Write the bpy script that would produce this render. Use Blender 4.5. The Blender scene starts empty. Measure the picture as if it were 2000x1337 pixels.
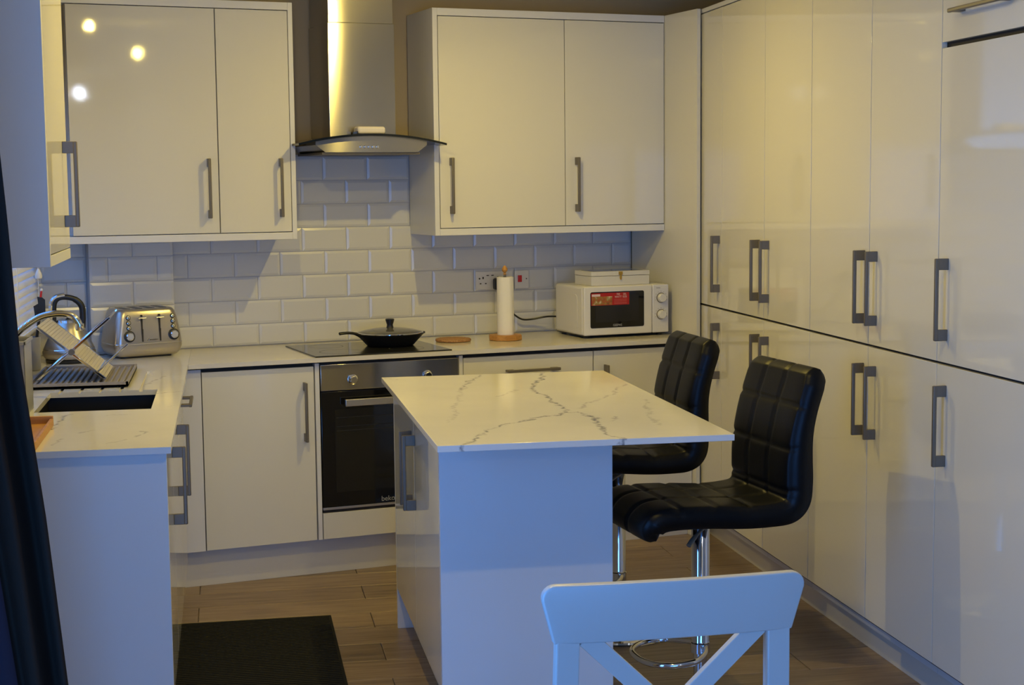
import bpy, bmesh, math, random
from mathutils import Vector, Matrix
random.seed(7)
S = bpy.context.scene
COL = S.collection
R = math.radians
# ---------------------------------------------------------------- camera
EYE_Z = 1.6095
cam_d = bpy.data.cameras.new('camera'); cam = bpy.data.objects.new('camera', cam_d); COL.objects.link(cam)
cam_d.sensor_width = 36.0; cam_d.lens = 3070.8158 / 2000 * 36.0; cam_d.clip_start = .05
yw, pt, rl = R(10.2237), R(-5.7697), R(-.5927)
fwd = Vector((math.sin(yw)*math.cos(pt), math.cos(yw)*math.cos(pt), math.sin(pt)))
rgt = Vector((math.cos(yw), -math.sin(yw), 0)); upv = rgt.cross(fwd)
cr = rgt*math.cos(rl) + upv*math.sin(rl); cu = upv*math.cos(rl) - rgt*math.sin(rl)
m = Matrix((cr, cu, -fwd)).transposed().to_4x4(); m.translation = (0, 0, EYE_Z)
cam.matrix_world = m
S.camera = cam
# ---------------------------------------------------------------- world, lamps, exposure
W = bpy.data.worlds.new('dusk_sky'); S.world = W; W.use_nodes = True
bg = W.node_tree.nodes['Background']; bg.inputs[0].default_value = (.09, .33, 1.0, 1); bg.inputs[1].default_value = 8.6
S.view_settings.view_transform = 'Standard'; S.view_settings.look = 'None'
S.view_settings.exposure = 0.0; S.view_settings.gamma = 1.0; S.view_settings.use_curve_mapping = False
CEIL = 2.62; LZ = 2.44   # ceiling height, height of the spot bulbs
AREA_SHARE, POINT_SHARE = .40, .30
def lamp(name, loc, power, color, size, spread=180):
    d = bpy.data.lights.new(name, 'POINT'); d.shadow_soft_size = size/2; d.energy = power; d.color = color
    o = bpy.data.objects.new(name, d); COL.objects.link(o); o.location = loc
    d2 = bpy.data.lights.new(name, 'AREA'); d2.shape = 'DISK'; d2.size = size; d2.energy = power*AREA_SHARE; d2.color = color   # downward share of the reflector bulb
    o2 = bpy.data.objects.new(name, d2); COL.objects.link(o2); o2.location = (loc[0], loc[1], loc[2]-size/2)
    d.energy = power*POINT_SHARE
    return o
WARM = (1.0, .76, .18)
lamp('downlight_lamp', (1.02, 5.75, LZ), 24.0, WARM, .03)
lamp('downlight_lamp', (.15, 4.70, LZ), 24.0, WARM, .03)
lamp('downlight_lamp', (.98, 3.25, LZ), 17.0, WARM, .03)
lamp('downlight_lamp', (1.93, -.95, LZ), 9.0, (1, .85, .65), .02)
lamp('downlight_lamp', (2.12, -1.0, LZ), 15.0, (.75, .86, 1.0), .022)
def portal(loc, rot, sx, sy):
    d = bpy.data.lights.new('sky_portal', 'AREA'); d.shape = 'RECTANGLE'; d.size = sx; d.size_y = sy
    d.cycles.is_portal = True
    o = bpy.data.objects.new('sky_portal', d); COL.objects.link(o); o.location = loc; o.rotation_euler = rot
PAT = (2.25, 3.05)     # narrow glazed opening in the left wall, along y
REAR = (-.79, 1.45)     # glazed opening in the rear wall behind the camera, along x
RY = -1.5
portal((-.90, sum(PAT)/2, 1.06), (0, R(-90), 0), 2.1, PAT[1]-PAT[0])
portal((sum(REAR)/2, RY-.06, .96), (R(90), 0, 0), REAR[1]-REAR[0], 1.92)
portal((-.93, 5.95, 1.55), (0, R(-90), 0), 1.05, 1.5)
# ---------------------------------------------------------------- back-wall frame (the back wall is skewed)
PHI = R(12.2703); PX, PY = .8234, 7.1577
CP, SP = math.cos(PHI), math.sin(PHI)
def Bw(s, t, z=0): return (PX + s*CP + t*SP, PY + s*SP - t*CP, z)
# ---------------------------------------------------------------- materials
def mat(name, color, rough=.5, metal=0., spec=.5, **k):
    mt = bpy.data.materials.new(name); mt.use_nodes = True
    b = mt.node_tree.nodes['Principled BSDF']
    b.inputs['Base Color'].default_value = (*color, 1); b.inputs['Roughness'].default_value = rough
    b.inputs['Metallic'].default_value = metal; b.inputs['Specular IOR Level'].default_value = spec
    for kk, v in k.items(): b.inputs[kk.replace('_', ' ')].default_value = v
    return mt
def nt(mt): return mt.node_tree.nodes, mt.node_tree.links, mt.node_tree.nodes['Principled BSDF']
def coords(mt, scale=(1, 1, 1), kind='Object'):
    N, L, b = nt(mt); tc = N.new('ShaderNodeTexCoord'); mp = N.new('ShaderNodeMapping')
    mp.inputs['Scale'].default_value = scale; L.new(tc.outputs[kind], mp.inputs[0]); return mp.outputs[0]
def noise(mt, vec, scale, detail=3, rough=.5):
    N, L, b = nt(mt); n = N.new('ShaderNodeTexNoise'); n.inputs['Scale'].default_value = scale
    n.inputs['Detail'].default_value = detail; n.inputs['Roughness'].default_value = rough; L.new(vec, n.inputs['Vector']); return n
def bump(mt, h, strength, dist):
    N, L, b = nt(mt); bp = N.new('ShaderNodeBump'); bp.inputs['Strength'].default_value = strength; bp.inputs['Distance'].default_value = dist
    L.new(h, bp.inputs['Height']); L.new(bp.outputs[0], b.inputs['Normal'])
def ramp(mt, fac, stops):
    N, L, b = nt(mt); r = N.new('ShaderNodeValToRGB'); e = r.color_ramp.elements
    while len(e) < len(stops): e.new(.5)
    for el, (p, c) in zip(e, stops): el.position = p; el.color = (*c, 1)
    L.new(fac, r.inputs[0]); return r
M = {}
M['gloss'] = mat('gloss_white_door', (.74, .71, .60), .035, spec=.5)
bump(M['gloss'], noise(M['gloss'], coords(M['gloss']), 260, 2).outputs[0], .035, .0006)
M['panel'] = mat('satin_white_panel', (.74, .73, .70), .30)
bump(M['panel'], noise(M['panel'], coords(M['panel']), 300, 2).outputs[0], .05, .0006)
M['plinth'] = mat('plinth_white', (.66, .62, .51), .22)
M['carcass'] = mat('carcass_white', (.62, .60, .55), .5)
M['gap'] = mat('dark_gap', (.03, .025, .02), .8)
M['nickel'] = mat('brushed_nickel', (.17, .145, .105), .42, .25)
M['steel'] = mat('brushed_steel', (.50, .47, .41), .17, 1.0)
N, L, b = nt(M['steel']); tg = N.new('ShaderNodeTangent'); tg.direction_type = 'RADIAL'; tg.axis = 'Z'
b.inputs['Anisotropic'].default_value = 1.0; b.inputs['Anisotropic Rotation'].default_value = .25; L.new(tg.outputs[0], b.inputs['Tangent'])
M['appliance'] = mat('silver_appliance', (.52, .48, .42), .28, .85)
M['chrome'] = mat('chrome', (.72, .72, .74), .06, 1.0)
M['blackglass'] = mat('black_glass', (.006, .006, .007), .05)
M['ovenpane'] = mat('oven_pane', (.013, .013, .012), .07)
M['hobglass'] = mat('hob_glass', (.02, .02, .02), .12)
M['blackplastic'] = mat('black_plastic', (.012, .012, .013), .35)
M['pan'] = mat('black_pan', (.010, .010, .010), .42)
M['white'] = mat('white_plastic', (.74, .72, .68), .32)
M['paper'] = mat('paper', (.86, .83, .76), .9)
bump(M['paper'], noise(M['paper'], coords(M['paper']), 180, 2).outputs[0], .3, .002)
M['whitewood'] = mat('white_painted_wood', (.68, .66, .60), .33)
M['bamboo'] = mat('bamboo_wood', (.50, .27, .09), .45)
n_ = noise(M['bamboo'], coords(M['bamboo'], (4, 60, 60)), 2.0, 4); r_ = ramp(M['bamboo'], n_.outputs[0], [(.3, (.42, .19, .04)), (.7, (.60, .30, .075))])
M['bamboo'].node_tree.links.new(r_.outputs[0], nt(M['bamboo'])[2].inputs['Base Color'])
M['cork'] = mat('cork', (.42, .22, .09), .85)
n_ = noise(M['cork'], coords(M['cork']), 160, 4); r_ = ramp(M['cork'], n_.outputs[0], [(.35, (.30, .14, .05)), (.65, (.50, .28, .12))])
M['cork'].node_tree.links.new(r_.outputs[0], nt(M['cork'])[2].inputs['Base Color'])
M['brass'] = mat('brass', (.60, .40, .10), .3, 1.0)
M['red'] = mat('red_print', (.42, .012, .015), .35)
M['photo'] = mat('food_print', (.35, .15, .06), .35)
n_ = noise(M['photo'], coords(M['photo'], (1, 1, 1)), 45, 3); r_ = ramp(M['photo'], n_.outputs[0], [(.3, (.16, .10, .03)), (.45, (.42, .10, .03)), (.56, (.30, .22, .05)), (.7, (.75, .55, .40))])
M['photo'].node_tree.links.new(r_.outputs[0], nt(M['photo'])[2].inputs['Base Color'])
M['redswitch'] = mat('red_switch', (.55, .01, .01), .3)
M['leather'] = mat('black_leather', (.004, .004, .004), .38, spec=.20)
bump(M['leather'], noise(M['leather'], coords(M['leather']), 220, 3).outputs[0], .25, .001)
M['curtain'] = mat('charcoal_curtain', (.026, .019, .014), .95, spec=.1)
bump(M['curtain'], noise(M['curtain'], coords(M['curtain']), 500, 2).outputs[0], .5, .001)
M['mat'] = mat('black_floor_mat', (.013, .013, .012), .9, spec=.2)
M['greyrubber'] = mat('grey_rubber', (.30, .27, .24), .55)
M['greyplastic'] = mat('grey_plastic', (.30, .30, .31), .35)
M['tile'] = mat('white_glazed_tile', (.66, .65, .61), .20, spec=.35)
bump(M['tile'], noise(M['tile'], coords(M['tile']), 40, 2).outputs[0], .05, .002)
M['grout'] = mat('grout', (.52, .51, .50), .9)
M['wallpaint'] = mat('taupe_wall_paint', (.42, .33, .19), .85)
M['ceiling'] = mat('ceiling_paint', (.78, .75, .68), .9)
M['wallfar'] = mat('dining_wall_paint', (.34, .31, .26), .9)
M['slatted'] = mat('dish_rack_mesh', (.60, .54, .40), .5)
M['blind'] = mat('blind_slat', (.80, .80, .82), .5)
N, L, b = nt(M['blind']); b.inputs['Transmission Weight'].default_value = 0
tr = N.new('ShaderNodeBsdfTranslucent'); tr.inputs[0].default_value = (.8, .8, .85, 1); mx = N.new('ShaderNodeMixShader'); mx.inputs[0].default_value = .05
L.new(b.outputs[0], mx.inputs[1]); L.new(tr.outputs[0], mx.inputs[2]); L.new(mx.outputs[0], N['Material Output'].inputs[0])
M['glass'] = mat('clear_glass', (.9, .92, .92), .03)
N, L, b = nt(M['glass']); t_ = N.new('ShaderNodeBsdfTransparent'); t_.inputs[0].default_value = (.78, .8, .8, 1); mx = N.new('ShaderNodeMixShader'); mx.inputs[0].default_value = .85
fr = N.new('ShaderNodeBsdfGlossy'); fr.inputs['Roughness'].default_value = .03
L.new(fr.outputs[0], mx.inputs[1]); L.new(t_.outputs[0], mx.inputs[2]); L.new(mx.outputs[0], N['Material Output'].inputs[0])
M['tintglass'] = mat('smoked_glass_edge', (.006, .008, .008), .06)
M['lidglass'] = mat('pan_lid_glass', (.10, .095, .085), .08, spec=.7)
# laminate planks: grain along x, tone per plank
M['plank'] = mat('oak_laminate', (.3, .2, .1), .34)
mt = M['plank']; N, L, b = nt(mt)
oi = N.new('ShaderNodeObjectInfo'); tc = N.new('ShaderNodeTexCoord'); av = N.new('ShaderNodeVectorMath'); av.operation = 'ADD'
cmb = N.new('ShaderNodeCombineXYZ'); mu = N.new('ShaderNodeMath'); mu.operation = 'MULTIPLY'; mu.inputs[1].default_value = 37
L.new(oi.outputs['Random'], mu.inputs[0]); L.new(mu.outputs[0], cmb.inputs[0]); L.new(mu.outputs[0], cmb.inputs[1])
L.new(tc.outputs['Object'], av.inputs[0]); L.new(cmb.outputs[0], av.inputs[1])
mp = N.new('ShaderNodeMapping'); mp.inputs['Scale'].default_value = (1.3, 16, 1); L.new(av.outputs[0], mp.inputs[0])
n1 = noise(mt, mp.outputs[0], 3.0, 6, .62)
r1 = ramp(mt, n1.outputs[0], [(.28, (.14, .095, .06)), (.5, (.25, .175, .11)), (.72, (.34, .25, .165))])
hs = N.new('ShaderNodeHueSaturation'); mr = N.new('ShaderNodeMapRange'); mr.inputs[3].default_value = .82; mr.inputs[4].default_value = 1.16
L.new(oi.outputs['Random'], mr.inputs[0]); L.new(mr.outputs[0], hs.inputs['Value']); L.new(r1.outputs[0], hs.inputs['Color']); L.new(hs.outputs[0], b.inputs['Base Color'])
bump(mt, n1.outputs[0], .12, .002)
# veined quartz: veins are polylines on the slab, frayed by noise
def quartz(name, base, veins, width, amount):
    mt = mat(name, base, .12); N, L, b = nt(mt)
    tc = N.new('ShaderNodeTexCoord'); nz = noise(mt, tc.outputs['Object'], 16, 5, .65)
    sub = N.new('ShaderNodeVectorMath'); sub.operation = 'SUBTRACT'; sub.inputs[1].default_value = (.5, .5, .5); L.new(nz.outputs['Color'], sub.inputs[0])
    sc = N.new('ShaderNodeVectorMath'); sc.operation = 'SCALE'; sc.inputs['Scale'].default_value = .085; L.new(sub.outputs[0], sc.inputs[0])
    ad = N.new('ShaderNodeVectorMath'); ad.operation = 'ADD'; L.new(tc.outputs['Object'], ad.inputs[0]); L.new(sc.outputs[0], ad.inputs[1])
    fl = N.new('ShaderNodeVectorMath'); fl.operation = 'MULTIPLY'; fl.inputs[1].default_value = (1, 1, 0); L.new(ad.outputs[0], fl.inputs[0])
    acc = None
    for strength, line in veins:
        for (ax, ay), (bx, by) in zip(line[:-1], line[1:]):
            A = Vector((ax, ay, 0)); D = Vector((bx-ax, by-ay, 0)); l2 = max(D.length_squared, 1e-6)
            v1 = N.new('ShaderNodeVectorMath'); v1.operation = 'SUBTRACT'; L.new(fl.outputs[0], v1.inputs[0]); v1.inputs[1].default_value = A
            v2 = N.new('ShaderNodeVectorMath'); v2.operation = 'DOT_PRODUCT'; L.new(v1.outputs[0], v2.inputs[0]); v2.inputs[1].default_value = D/l2
            c1 = N.new('ShaderNodeClamp'); L.new(v2.outputs['Value'], c1.inputs[0])
            v3 = N.new('ShaderNodeVectorMath'); v3.operation = 'SCALE'; v3.inputs[0].default_value = D; L.new(c1.outputs[0], v3.inputs['Scale'])
            v4 = N.new('ShaderNodeVectorMath'); v4.operation = 'DISTANCE'; L.new(v1.outputs[0], v4.inputs[0]); L.new(v3.outputs[0], v4.inputs[1])
            mr = N.new('ShaderNodeMapRange'); mr.interpolation_type = 'SMOOTHSTEP'
            mr.inputs[1].default_value = 0; mr.inputs[2].default_value = width; mr.inputs[3].default_value = strength; mr.inputs[4].default_value = 0
            L.new(v4.outputs['Value'], mr.inputs[0])
            if acc is None: acc = mr.outputs[0]
            else:
                mx = N.new('ShaderNodeMath'); mx.operation = 'MAXIMUM'; L.new(acc, mx.inputs[0]); L.new(mr.outputs[0], mx.inputs[1]); acc = mx.outputs[0]
    n2 = noise(mt, tc.outputs['Object'], 38, 4, .6); mr2 = N.new('ShaderNodeMapRange'); mr2.inputs[1].default_value = .34; mr2.inputs[2].default_value = .64
    L.new(n2.outputs[0], mr2.inputs[0])
    ml = N.new('ShaderNodeMath'); ml.operation = 'MULTIPLY'; L.new(acc, ml.inputs[0]); L.new(mr2.outputs[0], ml.inputs[1])
    m2 = N.new('ShaderNodeMath'); m2.operation = 'MULTIPLY'; m2.inputs[1].default_value = amount; m2.use_clamp = True; L.new(ml.outputs[0], m2.inputs[0])
    n3 = noise(mt, tc.outputs['Object'], 3.5, 4); cl = ramp(mt, n3.outputs[0], [(.35, tuple(c*.94 for c in base)), (.65, base)])
    mix = N.new('ShaderNodeMix'); mix.data_type = 'RGBA'; L.new(m2.outputs[0], mix.inputs['Factor']); L.new(cl.outputs[0], mix.inputs['A']); mix.inputs['B'].default_value = (.16, .16, .17, 1)
    L.new(mix.outputs['Result'], b.inputs['Base Color'])
    return mt
V_IS = [(1., [(1.133,5.679),(1.09,5.48),(1.012,5.252),(1.02,5.146),(1.024,5.02),(1.014,4.88),(1.019,4.766),(1.018,4.667),(1.056,4.67)]),
 (.9, [(1.018,4.667),(.977,4.627),(.891,4.587),(.813,4.488),(.76,4.451),(.714,4.381),(.674,4.267),(.627,4.176),(.585,4.106)]),
 (1., [(1.056,4.67),(1.055,4.574),(1.069,4.542),(1.04,4.374),(1.026,4.232),(1.061,4.126)]),
 (.45, [(1.072,4.752),(1.126,4.851),(1.23,5.015),(1.348,5.271)]), (.8, [(.914,5.677),(.842,5.518),(.766,5.264)]),
 (.3, [(.762,5.239),(.696,4.871),(.632,4.553)]), (.4, [(.87,5.084),(.955,5.23)]), (.6, [(1.091,4.476),(1.138,4.545)]),
 (.3, [(1.323,4.894),(1.26,4.639),(1.216,4.367)]), (.5, [(.591,5.614),(.547,5.673)])]
V_LF = [(.8, [(-.26,5.45),(-.211,5.465),(-.172,5.484)]), (1., [(-.495,5.015),(-.507,4.909),(-.514,4.826),(-.518,4.709)]),
 (.6, [(-.44,4.621),(-.401,4.654)]), (.6, [(-.267,4.508),(-.244,4.614)]), (.5, [(-.196,5.105),(-.176,5.133)]), (.5, [(-.485,4.417),(-.473,4.518)]),
 (.4, [(-.38,4.95),(-.33,4.97)]), (.4, [(-.34,4.40),(-.30,4.46)]), (.4, [(-.30,5.7),(-.25,5.95)])]
QB = (.80, .77, .70)
M['quartz_island'] = quartz('veined_quartz_island', QB, V_IS, .0105, 1.1)
M['quartz_left'] = quartz('veined_quartz_left', QB, V_LF, .0095, 1.0)
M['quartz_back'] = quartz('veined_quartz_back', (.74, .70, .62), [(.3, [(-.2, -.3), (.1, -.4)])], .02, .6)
# ---------------------------------------------------------------- mesh helpers
class MB:
    def __init__(s): s.v = []; s.f = []; s.flat = set()
    def add(s, verts, faces, M4=None):
        o = len(s.v)
        s.v += [tuple(M4 @ Vector(p)) for p in verts] if M4 else [tuple(p) for p in verts]
        s.f += [tuple(i+o for i in f) for f in faces]; return s
    def box(s, x0, x1, y0, y1, z0, z1, bev=0, seg=2, M4=None):
        if not bev:
            v = [(x, y, z) for z in (z0, z1) for y in (y0, y1) for x in (x0, x1)]
            return s.add(v, [(0,2,3,1),(4,5,7,6),(0,1,5,4),(2,6,7,3),(0,4,6,2),(1,3,7,5)], M4)
        bm = bmesh.new(); bmesh.ops.create_cube(bm, size=1)
        for v in bm.verts: v.co = ((x0+x1)/2+v.co.x*(x1-x0), (y0+y1)/2+v.co.y*(y1-y0), (z0+z1)/2+v.co.z*(z1-z0))
        bmesh.ops.bevel(bm, geom=bm.edges[:], offset=bev, segments=seg, affect='EDGES', profile=.5)
        bm.normal_update(); bm.faces.index_update(); o = len(s.f)
        s.flat |= {o+f.index for f in bm.faces if max(abs(f.normal.x), abs(f.normal.y), abs(f.normal.z)) > .9999}
        return s.bm(bm, M4)
    def bm(s, bm, M4=None):
        bm.verts.index_update(); v = [tuple(p.co) for p in bm.verts]; f = [tuple(q.index for q in fa.verts) for fa in bm.faces]; bm.free()
        return s.add(v, f, M4)
    def prism(s, pts, z0, z1, M4=None):       # polygon (x,y) extruded in z, counter-clockwise
        n = len(pts); v = [(x, y, z0) for x, y in pts]+[(x, y, z1) for x, y in pts]
        f = [tuple(range(n-1, -1, -1)), tuple(range(n, 2*n))]+[(i, (i+1) % n, n+(i+1) % n, n+i) for i in range(n)]
        return s.add(v, f, M4)
    def lathe(s, prof, n=32, M4=None):         # prof: (r,z) from bottom to top
        v = []; f = []
        for r, z in prof:
            for k in range(n): a = 2*math.pi*k/n; v.append((r*math.cos(a), r*math.sin(a), z))
        for i in range(len(prof)-1):
            for k in range(n): k2 = (k+1) % n; f.append((i*n+k, i*n+k2, (i+1)*n+k2, (i+1)*n+k))
        f.append(tuple(range(n-1, -1, -1))); o = (len(prof)-1)*n; f.append(tuple(range(o, o+n)))
        return s.add(v, f, M4)
    def tube(s, pts, r, n=10, flat=1., closed=False, upv=None):
        P = [Vector(p) for p in pts]; k = len(P); rs = r if isinstance(r, (list, tuple)) else [r]*k
        v = []; f = []; prev = None
        for i, p in enumerate(P):
            if closed: t = P[(i+1) % k]-P[i-1]
            else: t = P[min(i+1, k-1)]-P[max(i-1, 0)]
            t.normalize()
            if prev is None:
                u = Vector(upv) if upv else (Vector((0, 0, 1)) if abs(t.z) < .9 else Vector((1, 0, 0)))
            else: u = prev
            u = (u-t*u.dot(t)).normalized(); prev = u; w = t.cross(u)
            for j in range(n):
                a = 2*math.pi*j/n; v.append(p+u*(rs[i]*math.cos(a)*flat)+w*(rs[i]*math.sin(a)))
        for i in range(k if closed else k-1):
            i2 = (i+1) % k
            for j in range(n): j2 = (j+1) % n; f.append((i*n+j, i*n+j2, i2*n+j2, i2*n+j))
        if not closed: f.append(tuple(range(n-1, -1, -1))); f.append(tuple(range((k-1)*n, k*n)))
        return s.add(v, f)
    def beam(s, a, b, w, h, upv=(0, 0, 1), bev=0):   # rectangular bar from a to b
        a = Vector(a); b = Vector(b); d = b-a; l = d.length; t = d.normalized(); u = Vector(upv); u = (u-t*u.dot(t)).normalized(); q = t.cross(u)
        M4 = Matrix((t, q, u)).transposed().to_4x4(); M4.translation = a
        return s.box(0, l, -w/2, w/2, -h/2, h/2, bev, 2, M4)
    def obj(s, name, material, parent=None, smooth=35, loc=None):
        me = bpy.data.meshes.new(name); me.from_pydata(s.v, [], s.f); me.update()
        bm = bmesh.new(); bm.from_mesh(me); bmesh.ops.recalc_face_normals(bm, faces=bm.faces[:]); bm.to_mesh(me); bm.free()
        if smooth:
            me.shade_smooth(); me.set_sharp_from_angle(angle=R(smooth))
            for i in s.flat: me.polygons[i].use_smooth = False
        if material: me.materials.append(material)
        o = bpy.data.objects.new(name, me); COL.objects.link(o)
        if parent: o.parent = parent
        if loc: o.location = loc
        return o
def tag(o, label, cat, group=None):
    o['label'] = label; o['category'] = cat
    if group: o['group'] = group
    return o
def thing(name, label, cat, loc=(0, 0, 0), rot=0., group=None):
    o = bpy.data.objects.new(name, None); COL.objects.link(o); o.empty_display_size = .1
    o.location = loc; o.rotation_euler = (0, 0, rot); return tag(o, label, cat, group)
def struct(o): o['kind'] = 'structure'; return o
def text(body, size, depth, material, parent, name, loc, rot=(R(90), 0, 0), sx=1.):
    c = bpy.data.curves.new(name, 'FONT'); c.body = body; c.size = size; c.extrude = depth; c.align_x = 'CENTER'; c.align_y = 'CENTER'
    t = bpy.data.objects.new(name, c); COL.objects.link(t); dg = bpy.context.evaluated_depsgraph_get(); dg.update()
    me = bpy.data.meshes.new_from_object(t.evaluated_get(dg)); bpy.data.objects.remove(t)
    me.materials.clear(); me.materials.append(material)
    o = bpy.data.objects.new(name, me); COL.objects.link(o); o.parent = parent; o.location = loc; o.rotation_euler = rot; o.scale = (sx, 1, 1)
    return o
def box(name, material, parent, x0, x1, y0, y1, z0, z1, bev=.0015, seg=2):
    return MB().box(x0, x1, y0, y1, z0, z1, bev, seg).obj(name, material, parent)
def spline(pts, n):
    P = [Vector(p) for p in pts]; out = []
    for i in range(len(P)-1):
        p0, p1, p2, p3 = P[max(i-1, 0)], P[i], P[i+1], P[min(i+2, len(P)-1)]
        for k in range(n):
            t = k/n; out.append(.5*((2*p1)+(p2-p0)*t+(2*p0-5*p1+4*p2-p3)*t*t+(3*p1-p0-3*p2+p3)*t**3))
    out.append(P[-1]); return out
# ---------------------------------------------------------------- room shell
BWL = -1.70
XW = -.795
def ywall(x): return PY+(x-PX)*SP/CP
floor = struct(MB().box(-1.6, 2.8, -2.6, 7.7, -.10, -.010).obj('floor', M['plank']))
ceil = struct(MB().box(-1.6, 2.8, -2.6, 7.8, CEIL, CEIL+.08).obj('ceiling', M['ceiling']))
wb = bpy.data.objects.new('wall_back', None); COL.objects.link(wb); wb.location = Bw(0, 0, 0); wb.rotation_euler = (0, 0, PHI); struct(wb)
MB().box(-1.85, 2.1, .009, .12, 0, CEIL).obj('painted_wall', M['wallpaint'], wb)
MB().box(-1.66, 1.128, .003, .009, .86, 1.745).obj('grout_bed', M['grout'], wb)
def left_wall():
    b = MB()
    def seg(y0, y1, z0, z1): b.box(XW-.14, XW, y0, y1, z0, z1)
    seg(-2.6, PAT[0], 0, CEIL); seg(PAT[0], PAT[1], 1.9, CEIL); seg(PAT[1], 5.2, 0, CEIL)
    seg(5.2, 6.70, 0, 1.06); seg(5.2, 6.70, 2.08, CEIL); seg(6.70, 6.98, 0, CEIL)
    return struct(b.obj('wall_left', M['wallfar']))
left_wall()
struct(MB().box(2.70, 2.82, -2.6, 7.8, 0, CEIL).obj('wall_right', M['wallfar']))
struct(MB().box(-1.6, REAR[0], RY-.12, RY, 0, CEIL).box(REAR[1], 2.82, RY-.12, RY, 0, CEIL).box(REAR[0], REAR[1], RY-.12, RY, 1.92, CEIL).obj('wall_rear', M['wallfar']))
# tiles: bevelled brick tiles sharing one mesh
def tile_mesh(w, h):
    b = MB(); i = .011; d = .0034
    v = [(-w/2, 0, -h/2), (w/2, 0, -h/2), (w/2, 0, h/2), (-w/2, 0, h/2), (-w/2, -.003, -h/2), (w/2, -.003, -h/2), (w/2, -.003, h/2), (-w/2, -.003, h/2),
         (-w/2+i, -.003-d, -h/2+i), (w/2-i, -.003-d, -h/2+i), (w/2-i, -.003-d, h/2-i), (-w/2+i, -.003-d, h/2-i)]
    f = [(3, 2, 1, 0)]+[(k, (k+1) % 4, 4+(k+1) % 4, 4+k) for k in range(4)]+[(4+k, 4+(k+1) % 4, 8+(k+1) % 4, 8+k) for k in range(4)]+[(8, 9, 10, 11)]
    o = b.add(v, f).obj('tile', M['tile'], None, 0); me = o.data; bpy.data.objects.remove(o); return me
TW, TH = .204, .1045
tm_cache = {}
def put_tile(parent, s0, s1, z0, z1, y):
    w, h = round(s1-s0-.0025, 4), round(z1-z0-.0025, 4)
    if w < .006 or h < .006: return
    if (w, h) not in tm_cache: tm_cache[(w, h)] = tile_mesh(max(w, .024), max(h, .024)) if w >= .024 and h >= .024 else None
    me = tm_cache[(w, h)]
    if me is None: me = MB().box(-w/2, w/2, -.004, 0, -h/2, h/2).obj('tile', M['tile'], None, 0); k = me; me = k.data; bpy.data.objects.remove(k); tm_cache[(w, h)] = me
    o = bpy.data.objects.new('tile', me); COL.objects.link(o); o.parent = parent; o.location = ((s0+s1)/2, y, (z0+z1)/2)
def tile_area(parent, a0, a1, zb, zt, y, off=0.):
    k = 0
    for r in range(-1, 9):
        z0, z1 = .901+TH*r, .901+TH*(r+1)
        z0c, z1c = max(z0, zb), min(z1, zt)
        if z1c-z0c < .01: continue
        base = (-.303 if r % 2 == 0 else -.405)+off
        i0 = int(math.floor((a0-base)/TW))-1
        for i in range(i0, i0+30):
            s0, s1 = max(base+TW*i, a0), min(base+TW*(i+1), a1)
            if s1-s0 > .01: put_tile(parent, s0, s1, z0c, z1c, y)
tile_area(wb, -1.655, -1.445, .912, 1.43, .003)
tile_area(wb, -1.092, 1.127, .912, 1.4235, .003); tile_area(wb, -.62, .0, 1.4235, 1.745, .003)
pb = bpy.data.objects.new('trim_1', None); COL.objects.link(pb); pb.location = Bw(0, 0, 0); pb.rotation_euler = (0, 0, PHI); struct(pb)
MB().box(-1.443, -1.092, -.072, .009, .912, 1.384).obj('pipe_boxing', M['grout'], pb)
tile_area(pb, -1.443, -1.092, .912, 1.384, -.072, .06)
# floor planks
PW, PL = .2035, 1.365
pm = MB().box(-PL/2+.0013, PL/2-.0013, -PW/2+.0011, PW/2-.0011, -.0095, 0, .0012, 1).obj('plank', M['plank'], None, 0); pmesh = pm.data; bpy.data.objects.remove(pm)
cutc = {}
def plank(xa, xb, yc):
    xa, xb = max(xa, -.79), min(xb, 2.68)
    w = round(xb-xa, 3)
    if w < .03: return
    if abs(w-PL) < .004: me = pmesh
    else:
        if w not in cutc:
            q = MB().box(-w/2+.0013, w/2-.0013, -PW/2+.0011, PW/2-.0011, -.0095, 0, .0012, 1).obj('plank', M['plank'], None, 0); cutc[w] = q.data; bpy.data.objects.remove(q)
        me = cutc[w]
    o = bpy.data.objects.new('plank', me); COL.objects.link(o); o.parent = floor; o.location = ((xa+xb)/2, yc, 0)
for r in range(-1, 27):
    yc = 6.439+PW*.5-PW*r
    x0 = .495 if r % 2 == 0 else -.165+.02
    for i in range(-2, 3): plank(x0+PL*i, x0+PL*(i+1), yc)
# ---------------------------------------------------------------- window on the left wall with venetian blind
w1 = bpy.data.objects.new('window_1', None); COL.objects.link(w1); w1.location = (XW, 5.95, 1.03); struct(w1)
fb = MB()
for (y0, y1, z0, z1) in ((-.75, -.70, 0, 1.05), (.70, .75, 0, 1.05), (-.70, .70, 0, .05), (-.70, .70, 1.0, 1.05), (-.02, .02, .05, 1.0)): fb.box(-.12, -.07, y0, y1, z0, z1, .003)
fb.obj('window_frame', M['whitewood'], w1)
MB().box(-.098, -.094, -.70, .70, .05, 1.0).obj('pane', M['glass'], w1)
MB().box(-.07, .015, -.75, .75, -.004, .012, .003).obj('window_sill', M['whitewood'], w1)
vb = thing('venetian_blind', 'white venetian blind with tilted slats over the left wall window', 'blind', (XW+.02, 5.97, 1.045))
MB().box(-.02, .02, -.765, .765, 1.01, 1.05, .003).obj('head_rail', M['whitewood'], vb)
sm = MB().box(-.019, .019, -.765, .765, -.0011, .0011).obj('slat', M['blind'], None, 0); sme = sm.data; bpy.data.objects.remove(sm)
for k in range(33):
    o = bpy.data.objects.new('slat', sme); COL.objects.link(o); o.parent = vb; o.location = (0, 0, .02+.0305*k); o.rotation_euler = (0, R(62), 0)
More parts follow.
